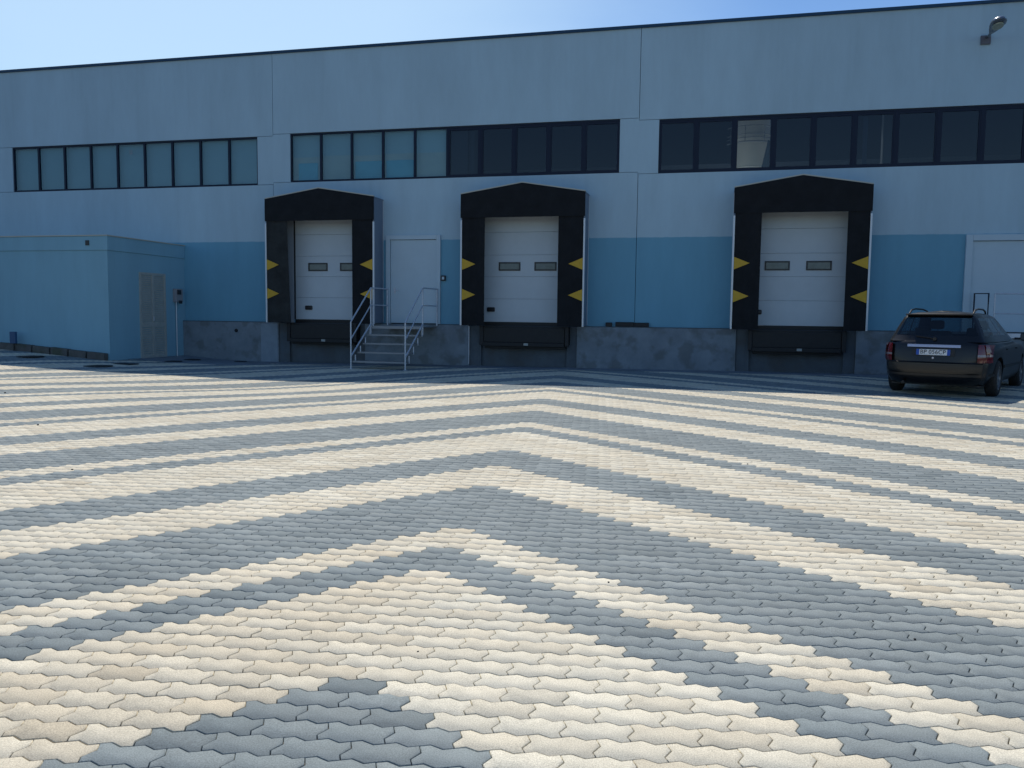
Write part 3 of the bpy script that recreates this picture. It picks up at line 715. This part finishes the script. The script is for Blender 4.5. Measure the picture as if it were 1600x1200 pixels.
# ------------------------------------------------------------------ manholes, pebbles
def manhole(px, py, rad, label):
    z = g(px, py) + .004; o0 = (px, py, z)
    t = thing('manhole_cover', label, 'manhole cover', o0, 0, 'dark manhole covers near the annex')
    m = MB(o0); n = 32; ring = []
    m.lathe([(rad * .86, z), (rad * .86, z + .010), (rad, z + .010), (rad, z - .002)], (px, py, 0), 'z', 32); m.build('rim', M['iron'], t)
    m = MB(o0); m.lathe([(rad * .84, z), (rad * .84, z + .013)], (px, py, 0), 'z', 32)
    for k in range(-3, 4): m.box(px - rad * .6, px + rad * .6, py + k * rad * .2 - .012, py + k * rad * .2 + .012, z + .0132, z + .018)
    m.build('lid', M['iron'], t)
manhole(-18.50, 19.25, .34, 'round iron manhole cover farthest left, in front of the annex kerb')
manhole(-15.92, 18.80, .36, 'large round iron manhole cover in the paving just in front of the annex corner')
manhole(-15.59, 21.50, .25, 'round iron manhole cover in the concrete apron nearest the louvred door')
manhole(-15.74, 22.60, .27, 'iron manhole cover in the apron, set further back than its neighbour by the louvred door')
manhole(-14.45, 23.25, .20, 'small iron manhole cover in the apron closest to the first dock shelter')
def drain():
    x, y = -15.90, 19.78; z = g(x, y) + .004; m = MB((x, y, z)); m.box(x - .32, x + .32, y - .2, y + .2, z - .02, z + .004)
    for k in range(9): m.box(x - .29 + k * .07, x - .26 + k * .07, y - .17, y + .17, z + .0041, z + .012)
    tag(m.build('drain_grate', M['iron']), 'rectangular iron drain grate at the foot of the annex corner', 'drain grate')
drain()

def pebbles():
    # (x, y) on the paving, radius
    def ice(px, py, s=.012, seed=0):
        bm = bmesh.new(); bmesh.ops.create_icosphere(bm, subdivisions=2, radius=1); rr = random.Random(seed)
        for v in bm.verts: v.co = v.co * (1 + rr.uniform(-.18, .18)); v.co.x *= s; v.co.y *= s * .8; v.co.z *= s * .6
        me = bpy.data.meshes.new('pebble'); bm.to_mesh(me); bm.free(); me.materials.append(M['pebble'])
        o = bpy.data.objects.new('pebble', me); COL.objects.link(o); o.location = (px, py, g(px, py) + s * .45); o.rotation_euler.z = rr.random() * 6
        tag(o, 'tiny dark pebble lying on the chevron paving', 'pebble', 'dark pebbles scattered on the paving')
    spots = PEB
    for i, (x, y, s) in enumerate(spots): ice(x, y, s * .75, i)
PEB = [(-8.56, 8.99, .022), (-5.86, 6.54, .014), (-12.5, 12.4, .026), (-1.25, 3.4, .006), (-.55, 4.6, .008), (-.1, 5.7, .009), (.95, 4.15, .010), (.80, 4.35, .008), (.35, 8.8, .012)]
pebbles()

# ------------------------------------------------------------------ parked estate car
def car(loc, heading):
    S = 1.15
    root = thing('parked_car', 'black estate car parked by the wide white door with its tail to the viewer', 'car', loc, -heading); root.scale = (1, 1, 1)
    def sc(m):
        m.v = [(v_[0] * S, v_[1] * S, v_[2] * S) for v_ in m.v]; return m
    WR, WBASE = .315, 2.70
    # loops: (z, y_rear, y_front, half width, squareness)
    low = [(.20, -.80, 3.42, .74, 7), (.24, -.90, 3.50, .80, 6), (.34, -.985, 3.58, .855, 6), (.46, -1.01, 3.61, .872, 6), (.575, -1.005, 3.61, .878, 6), (.60, -.965, 3.59, .876, 6.5),
           (.68, -.955, 3.56, .878, 7), (.78, -.94, 3.52, .876, 7), (.87, -.925, 3.47, .868, 7), (.925, -.905, 3.40, .852, 7), (.95, -.885, 3.34, .83, 7)]
    top = [(.94, -.89, 2.22, .815, 8), (.985, -.865, 2.10, .785, 8), (1.04, -.84, 1.97, .755, 8), (1.12, -.80, 1.79, .718, 8), (1.21, -.755, 1.58, .675, 8), (1.30, -.705, 1.38, .630, 8), (1.345, -.68, 1.27, .606, 8),
           (1.385, -.65, 1.14, .575, 7), (1.415, -.60, .98, .52, 6), (1.438, -.48, .80, .42, 5), (1.45, -.28, .50, .26, 4)]
    RF = [-.90, -.84, -.55, -.28, 0, .28, .55, .84, .90]
    SF = [-.93, -.88, -.50, -.44, .02, .08, .50, .54, .80, .93]
    def loop(z, yr, yf, hw, n, drop=False):
        mid, hl = (yr + yf) / 2, (yf - yr) / 2; pts = []
        for f in RF: pts.append((f * hw, mid - hl * (1 - abs(f) ** n) ** (1 / n)))
        for f in SF: pts.append((hw * (1 - abs(f) ** n) ** (1 / n), mid + f * hl))
        for f in RF[::-1]: pts.append((f * hw, mid + hl * (1 - abs(f) ** n) ** (1 / n)))
        for f in SF[::-1]: pts.append((-hw * (1 - abs(f) ** n) ** (1 / n), mid + f * hl))
        out = []
        for x, y in pts:
            zz = z
            if drop: zz = z - max(0, y - 1.9) / 1.6 * .17 * max(0, (z - .5) / .45) - max(0, abs(x) - .62) * .10 * max(0, (z - .9) / .05)
            else: zz = z
            out.append((x, y, zz))
        return out
    def loft(m, rings, skip=lambda i, k: False, cap=True, capb=False):
        n = len(rings[0]); vs = [p for r_ in rings for p in r_]; fs = []
        for i in range(len(rings) - 1):
            for k in range(n):
                if not skip(i, k): fs.append((i * n + k, i * n + (k + 1) % n, (i + 1) * n + (k + 1) % n, (i + 1) * n + k))
        for on, b0, flip in ((cap, (len(rings) - 1) * n, 1), (capb, 0, -1)):
            if not on: continue
            # inner ring + centre so that the cap is a clean fan of quads and triangles
            cy_ = sum(vs[b0 + k][1] for k in range(n)) / n; b1 = len(vs)
            for k in range(n): x, y, z = vs[b0 + k]; vs.append((x * .6, cy_ + (y - cy_) * .6 if False else y * .96 + cy_ * .04, z + (.012 if b0 else 0)))
            b2 = len(vs)
            for k in range(n): x, y, z = vs[b1 + k]; vs.append((0, y, z + (.006 if b0 else 0)))
            for k in range(n):
                k2 = (k + 1) % n
                for q in ((b0 + k, b0 + k2, b1 + k2, b1 + k), (b1 + k, b1 + k2, b2 + k2, b2 + k)): fs.append(q[::flip])
        m.add(vs, fs)
    nR, nS = len(RF), len(SF)
    # lower body with wheel arches cut out
    m = MB(); rings = [loop(*l, drop=True) for l in low]; loft(m, rings, cap=True, capb=True); sc(m)
    tmp = m.build('body', M['carpaint'], None, smooth=True)
    cut = MB()
    for yy in (0, WBASE):
        for sgn in (-1, 1):
            cut.lathe([(.365, min(sgn * .60, sgn * 1.1)), (.365, max(sgn * .60, sgn * 1.1))], (0, yy, WR), 'x', 28)
    sc(cut); co = cut.build('cutter', M['seal'])
    md = tmp.modifiers.new('arches', 'BOOLEAN'); md.operation = 'DIFFERENCE'; md.object = co; md.solver = 'EXACT'
    bpy.context.view_layer.update(); dg = bpy.context.evaluated_depsgraph_get(); me = bpy.data.meshes.new_from_object(tmp.evaluated_get(dg))
    tmp.modifiers.clear(); tmp.data = me; bpy.data.objects.remove(co); tmp.parent = root
    me.polygons.foreach_set('use_smooth', [True] * len(me.polygons))
    try: me.set_sharp_from_angle(angle=R(32))
    except Exception: pass
    # cabin: window cells are left open and carry glass
    ringsT = [loop(*l) for l in top]
    iw = range(2, 6)       # rows between z .985 and 1.345
    def cell(k):
        if 1 <= k <= 6: return 'rear'
        s0 = nR
        kk = k - s0
        if kk in (1, 3, 5): return 'side'
        f0 = nR + nS
        if f0 + 1 <= k <= f0 + 6: return 'front'
        l0 = f0 + nR; kk = k - l0
        if kk in (nS - 2 - 1, nS - 2 - 3, nS - 2 - 5): return 'side'
        return None
    m = MB(); loft(m, ringsT, skip=lambda i, k: i in iw and cell(k) is not None); sc(m)
    m.build('cabin', M['carpaint'], root, smooth=True)
    # glass
    groups = {}
    n = len(ringsT[0])
    for k in range(n):
        c = cell(k)
        if c: groups.setdefault((c, k if c == 'side' else 0), []).append(k)
    for (c, _), ks in groups.items():
        m = MB(); vs = []; fs = []
        for i in range(iw.start, iw.stop + 1):
            for k in list(ks) + [ks[-1] + 1]: vs.append(ringsT[i][k % n])
        w = len(ks) + 1
        for i in range(len(iw)):
            for j in range(len(ks)): fs.append((i * w + j, i * w + j + 1, (i + 1) * w + j + 1, (i + 1) * w + j))
        m.add(vs, fs); sc(m); m.build({'rear': 'rear_window', 'side': 'side_window', 'front': 'windscreen'}[c], M['carglass'], root, smooth=True)
    # interior
    m = MB()
    for x in (-.37, .37):
        m.box(x - .25, x + .25, 1.05, 1.22, .55, 1.10, bev=.05)
        m.box(x - .12, x + .12, 1.07, 1.17, 1.13, 1.30, bev=.04)
    m.box(-.62, .62, .02, .18, .5, 1.03, bev=.05)
    for x in (-.42, .42): m.box(x - .11, x + .11, .04, .13, 1.04, 1.17, bev=.035)
    m.box(-.66, .66, -.75, .0, .93, .955); m.box(-.66, .66, 1.6, 1.9, .93, .99, bev=.02)
    sc(m); m.build('seats', M['interior'], root)
    # bumper strip, plate, handle strip, lights
    def rear_y(x, z):     # rear surface of the lower body
        zs = [l[0] for l in low]; i = max(0, min(len(low) - 2, sum(1 for q in zs if q <= z) - 1)); f = (z - zs[i]) / (zs[i + 1] - zs[i])
        l = [low[i][j] * (1 - f) + low[i + 1][j] * f for j in range(5)]; mid, hl = (l[1] + l[2]) / 2, (l[2] - l[1]) / 2
        return mid - hl * (1 - min(.9999, abs(x / l[3])) ** l[4]) ** (1 / l[4])
    def strip(x0, x1, z0, z1, off, th, name, mt, parent=root, nx=10, nz=3, side=False):
        q = MB(); vs = []; b = (nx + 1) * (nz + 1)
        for lay in (0, 1):
            for j in range(nz + 1):
                for i in range(nx + 1):
                    x = x0 + (x1 - x0) * i / nx; z = z0 + (z1 - z0) * j / nz; vs.append((x, rear_y(x, z) - off - th * lay * (1 if lay else 0), z))
        fs = []
        for j in range(nz):
            for i in range(nx):
                a = j * (nx + 1) + i; fs.append((a, a + 1, a + nx + 2, a + nx + 1)); fs.append((b + a, b + a + nx + 1, b + a + nx + 2, b + a + 1))
        rg = [i for i in range(nx + 1)] + [j * (nx + 1) + nx for j in range(1, nz + 1)] + [nz * (nx + 1) + i for i in range(nx - 1, -1, -1)] + [j * (nx + 1) for j in range(nz - 1, 0, -1)]
        for a_, b_ in zip(rg, rg[1:] + rg[:1]): fs.append((a_, b_, b_ + b, a_ + b))
        q.add(vs, fs); sc(q); return q.build(name, mt, parent, smooth=True)
    strip(-.84, .84, .36, .40, -.004, .012, 'bumper_trim', M['carplastic'], nx=20)
    strip(-.80, .80, .585, .598, -.004, .014, 'tailgate_gap', M['seal'], nx=20, nz=1)
    hs = strip(-.41, .41, .845, .89, -.002, .03, 'tailgate_handle', M['chrome'], nx=14)
    strip(-.33, .33, .705, .815, .012, .008, 'number_plate_surround', M['carplastic'])
    pl = strip(-.262, .262, .712, .808, .021, .006, 'number_plate', M['plate'])
    pb = strip(-.262, -.215, .7125, .8075, .0275, .002, 'blue_band', M['plateblue'], pl, nx=1, nz=1); strip(.215, .262, .7125, .8075, .0275, .002, 'blue_band', M['plateblue'], pl, nx=1, nz=1)
    cu = bpy.data.curves.new('plate_text', 'FONT'); cu.body = 'BP 056CP'; cu.size = .098 * S; cu.align_x = 'CENTER'; cu.align_y = 'CENTER'; cu.extrude = .0008; cu.space_character = 1.04
    to = bpy.data.objects.new('plate_text', cu); COL.objects.link(to); bpy.context.view_layer.update()
    tm = bpy.data.meshes.new_from_object(to.evaluated_get(bpy.context.evaluated_depsgraph_get())); bpy.data.objects.remove(to)
    xs_ = [v.co.x for v in tm.vertices]; wx = max(xs_) - min(xs_); cxm = (max(xs_) + min(xs_)) / 2
    for v in tm.vertices: v.co.x = (v.co.x - cxm) * (.39 * S / wx); v.co.y *= 1.02
    tm.materials.clear(); tm.materials.append(M['plateink'])
    tx = bpy.data.objects.new('plate_lettering', tm); COL.objects.link(tx); tx.parent = pl; tx.rotation_euler = (R(90) - .05, 0, 0); tx.location = (0, (rear_y(0, .76) - .0285) * S - .0015, .760 * S)
    m = MB(); m.lathe([(.0, -.01), (.016, -.01), (.016, .0), (.0, .0)], (0, rear_y(0, .66) - .002, .665), 'y', 12); sc(m); m.build('tailgate_lock', M['chrome'], root)
    # wrap-round tail lights
    def lamp(sgn):
        def pts(z, y_off):
            i = [l for l in low if l[0] <= z][-1]; hw = i[3]; yr = i[1]
            P = [(sgn * x_, rear_y(x_, z)) for x_ in (.66, .72, .78, .83)]
            n_ = i[4]; mid, hl = (i[1] + i[2]) / 2, (i[2] - i[1]) / 2
            for yy in (-.80, -.72):
                f = abs((yy - mid) / hl); P.append((sgn * hw * (1 - min(.9999, f) ** n_) ** (1 / n_), yy))
            return P
        par = None
        for (za, zb, mt, nm) in ((.60, .70, M['redlens'], 'tail_light'), (.70, .735, M['whitelens'], 'clear_strip'), (.735, .90, M['redlens'], 'upper_lens')):
            q = MB(); rows = []; nz = 4; L_ = None
            for lay in (0, 1):
                for j in range(nz + 1):
                    z = za + (zb - za) * j / nz; P = pts(z, 0); c = Vector((sgn * .6, -.4))
                    for (x, y) in P:
                        d = (Vector((x, y)) - c).normalized() * (.004 + .016 * lay); rows.append((x + d.x, y + d.y, z))
                    L_ = len(P)
            b = (nz + 1) * L_; fs = []
            for j in range(nz):
                for i in range(L_ - 1):
                    a = j * L_ + i; fs.append((a, a + 1, a + L_ + 1, a + L_)); fs.append((b + a, b + a + L_, b + a + L_ + 1, b + a + 1))
            rg = [i for i in range(L_)] + [j * L_ + L_ - 1 for j in range(1, nz + 1)] + [nz * L_ + i for i in range(L_ - 2, -1, -1)] + [j * L_ for j in range(nz - 1, 0, -1)]
            for a_, b_ in zip(rg, rg[1:] + rg[:1]): fs.append((a_, b_, b_ + b, a_ + b))
            q.add(rows, fs); sc(q); o = q.build(nm, mt, par or root, smooth=True)
            if par is None: par = o
    lamp(-1); lamp(1)
    # roof rails, mirrors, exhaust, wiper, door lines
    for sgn in (-1, 1):
        q = MB(); q.tube([(sgn * .50, -.52, 1.41), (sgn * .50, -.38, 1.475), (sgn * .50, -.1, 1.50), (sgn * .49, .45, 1.495), (sgn * .48, .72, 1.465), (sgn * .47, .85, 1.40)], .015, 8); sc(q); q.build('roof_rail', M['carplastic'], root, smooth=True)
        q = MB(); q.box(sgn * 1.0 - .10, sgn * 1.0 + .10, 1.93, 2.07, .93, 1.08, bev=.035); q.box(min(sgn * .80, sgn * .92), max(sgn * .80, sgn * .92), 1.98, 2.04, .95, .99, bev=.01); sc(q); mo = q.build('wing_mirror', M['carplastic'], root, smooth=True)
        q = MB(); q.box(sgn * 1.0 - .085, sgn * 1.0 + .085, 1.922, 1.929, .95, 1.06); sc(q); q.build('mirror_glass', M['carglassdark'], mo)
        for y in (.62, 1.72):
            q = MB(); q.box(min(sgn * .872, sgn * .892), max(sgn * .872, sgn * .892), y - .09, y + .09, .79, .815, bev=.008); sc(q); q.build('door_handle', M['carplastic'], root)
        q = MB(); q.box(min(sgn * .873, sgn * .888), max(sgn * .873, sgn * .888), .38, 2.30, .48, .53, bev=.006); sc(q); q.build('side_moulding', M['carplastic'], root)
    q = MB(); q.tube([(-.45, -.98, .235), (-.45, -.6, .25)], .024, 12); sc(q); q.build('exhaust_pipe', M['steelblack'], root)
    q = MB(); q.tube([(0, -.882, .99), (-.30, -.862, 1.03)], .010, 6); q.lathe([(0, -.02), (.03, -.02), (.03, .02), (0, .02)], (0, -.885, .985), 'y', 10); sc(q); q.build('rear_wiper', M['carplastic'], root)
    q = MB(); q.box(-.52, .52, -.71, -.56, 1.385, 1.408, bev=.01); sc(q); q.build('roof_spoiler', M['carpaint'], root)
    q = MB(); q.box(-.70, .70, -.7, 3.2, .185, .21); sc(q); q.build('underbody', M['carplastic'], root)
    # wheels
    for yy in (0, WBASE):
        for sgn in (-1, 1):
            w = MB(); a, b = sgn * .675, sgn * .865
            x0, x1 = min(a, b), max(a, b)
            w.lathe([(.205, x0), (.275, x0), (.305, x0 + .02), (WR, x0 + .045), (WR, x1 - .045), (.305, x1 - .02), (.275, x1), (.205, x1 - .005), (.205, x0)], (0, yy, WR), 'x', 32); sc(w)
            tw = w.build('wheel', M['tyre'], root, smooth=True)
            w = MB(); xo = b - sgn * .022
            w.lathe([(.204, min(xo, xo - sgn * .05)), (.204, max(xo, xo - sgn * .05))] if False else [(.19, min(b - sgn * .07, b - sgn * .03)), (.19, max(b - sgn * .07, b - sgn * .03))], (0, yy, WR), 'x', 24)
            sc(w); w.build('brake_disc', M['steelblack'], tw)
            w = MB()
            for k in range(7):
                an = 2 * math.pi * k / 7; d = Vector((0, math.cos(an), math.sin(an))); e = Vector((0, -math.sin(an), math.cos(an))); c0 = Vector((b - sgn * .022, yy, WR))
                vs = []
                for dx in (0, -sgn * .02):
                    for rr, ww in ((.03, .022), (.205, .030)):
                        for s_ in (-1, 1): vs.append(c0 + Vector((dx, 0, 0)) + d * rr + e * ww * s_)
                w.add(vs, [(0, 1, 3, 2), (4, 6, 7, 5), (0, 4, 5, 1), (2, 3, 7, 6), (0, 2, 6, 4), (1, 5, 7, 3)])
            w.lathe([(.19, min(b - sgn * .03, b - sgn * .008)), (.206, min(b - sgn * .03, b - sgn * .008)), (.206, max(b - sgn * .03, b - sgn * .008)), (.19, max(b - sgn * .03, b - sgn * .008)), (.19, min(b - sgn * .03, b - sgn * .008))], (0, yy, WR), 'x', 32)
            w.lathe([(.05, min(b - sgn * .03, b - sgn * .014)), (.05, max(b - sgn * .03, b - sgn * .014))], (0, yy, WR), 'x', 16)
            sc(w); w.build('rim', M['rim'], tw)
car((4.56, 18.68, .005), R(24.5))

# ------------------------------------------------------------------ light, sky, camera
SUN_EL, SUN_AZ = R(55.2), R(-20)       # azimuth measured from +Y, clockwise (towards +X)
w = bpy.data.worlds.new('World'); scene.world = w; w.use_nodes = True; nt = w.node_tree
bg = nt.nodes['Background']; sky = nt.nodes.new('ShaderNodeTexSky'); sky.sky_type = 'NISHITA'; sky.sun_disc = False
sky.sun_elevation = SUN_EL; sky.sun_rotation = SUN_AZ; sky.air_density = 1.0; sky.dust_density = .1; sky.ozone_density = 3.0; sky.altitude = 100
tcw = nt.nodes.new('ShaderNodeTexCoord'); dt = nt.nodes.new('ShaderNodeVectorMath'); dt.operation = 'DOT_PRODUCT'
dt.inputs[1].default_value = Vector((-.52, .78, .36)).normalized(); nt.links.new(tcw.outputs['Generated'], dt.inputs[0])
mpw = nt.nodes.new('ShaderNodeMapping'); mpw.inputs['Scale'].default_value = (1, 1, 3); nt.links.new(tcw.outputs['Generated'], mpw.inputs[0])
nz = nt.nodes.new('ShaderNodeTexNoise'); nz.inputs['Scale'].default_value = 2.5; nz.inputs['Detail'].default_value = 5; nt.links.new(mpw.outputs[0], nz.inputs['Vector'])
ad = nt.nodes.new('ShaderNodeMath'); ad.operation = 'MULTIPLY_ADD'; ad.inputs[1].default_value = .10; nt.links.new(nz.outputs['Fac'], ad.inputs[0]); nt.links.new(dt.outputs['Value'], ad.inputs[2])
mrw = nt.nodes.new('ShaderNodeMapRange'); mrw.interpolation_type = 'SMOOTHSTEP'; mrw.inputs['From Min'].default_value = .86; mrw.inputs['From Max'].default_value = 1.06; mrw.inputs['To Max'].default_value = .55; nt.links.new(ad.outputs[0], mrw.inputs['Value'])
veil = nt.nodes.new('ShaderNodeMix'); veil.data_type = 'RGBA'; veil.inputs['B'].default_value = (7.0, 9.2, 10.6, 1); nt.links.new(mrw.outputs[0], veil.inputs['Factor']); tn = nt.nodes.new('ShaderNodeVectorMath'); tn.operation = 'MULTIPLY'; tn.inputs[1].default_value = (.80, .95, 1.10); nt.links.new(sky.outputs[0], tn.inputs[0]); nt.links.new(tn.outputs[0], veil.inputs['A'])
nt.links.new(veil.outputs['Result'], bg.inputs[0]); bg.inputs[1].default_value = .108
sd = bpy.data.lights.new('sun', 'SUN'); sd.energy = 4.0; sd.angle = R(.53); sd.color = (1, .94, .86)
so = bpy.data.objects.new('sun', sd); COL.objects.link(so)
dirv = Vector((math.sin(SUN_AZ) * math.cos(SUN_EL), math.cos(SUN_AZ) * math.cos(SUN_EL), math.sin(SUN_EL)))
so.rotation_euler = dirv.to_track_quat('Z', 'Y').to_euler(); so.location = (0, 10, 30)

H, PITCH, ROLL, YAW = 1.5, -.08234996, .01149957, -.24007911
c, s = math.cos(ROLL), math.sin(ROLL); cp, sp = math.cos(PITCH), math.sin(PITCH); cy, sy = math.cos(YAW), math.sin(YAW)
def world(x, y, o=1.0):
    x2, y2 = c * x - s * y, s * x + c * y; fy = cp * o - sp * y2; uz = sp * o + cp * y2
    return Vector((cy * x2 + sy * fy, -sy * x2 + cy * fy, uz))
rx, uy, fz = world(1, 0, 0), world(0, 1, 0), world(0, 0, 1)
cam = bpy.data.cameras.new('camera'); cam.sensor_width = 36; cam.lens = 1300 / 1600 * 36; cam.clip_end = 3000; cam.clip_start = .05
co = bpy.data.objects.new('camera', cam); COL.objects.link(co)
mt = Matrix((( rx.x, uy.x, -fz.x, 0), (rx.y, uy.y, -fz.y, 0), (rx.z, uy.z, -fz.z, H), (0, 0, 0, 1))); co.matrix_world = mt
scene.camera = co
scene.view_settings.view_transform = 'Standard'; scene.view_settings.look = 'None'; scene.view_settings.exposure = 0.0; scene.view_settings.gamma = 1
scene.cycles.max_bounces = 8; scene.cycles.transparent_max_bounces = 16
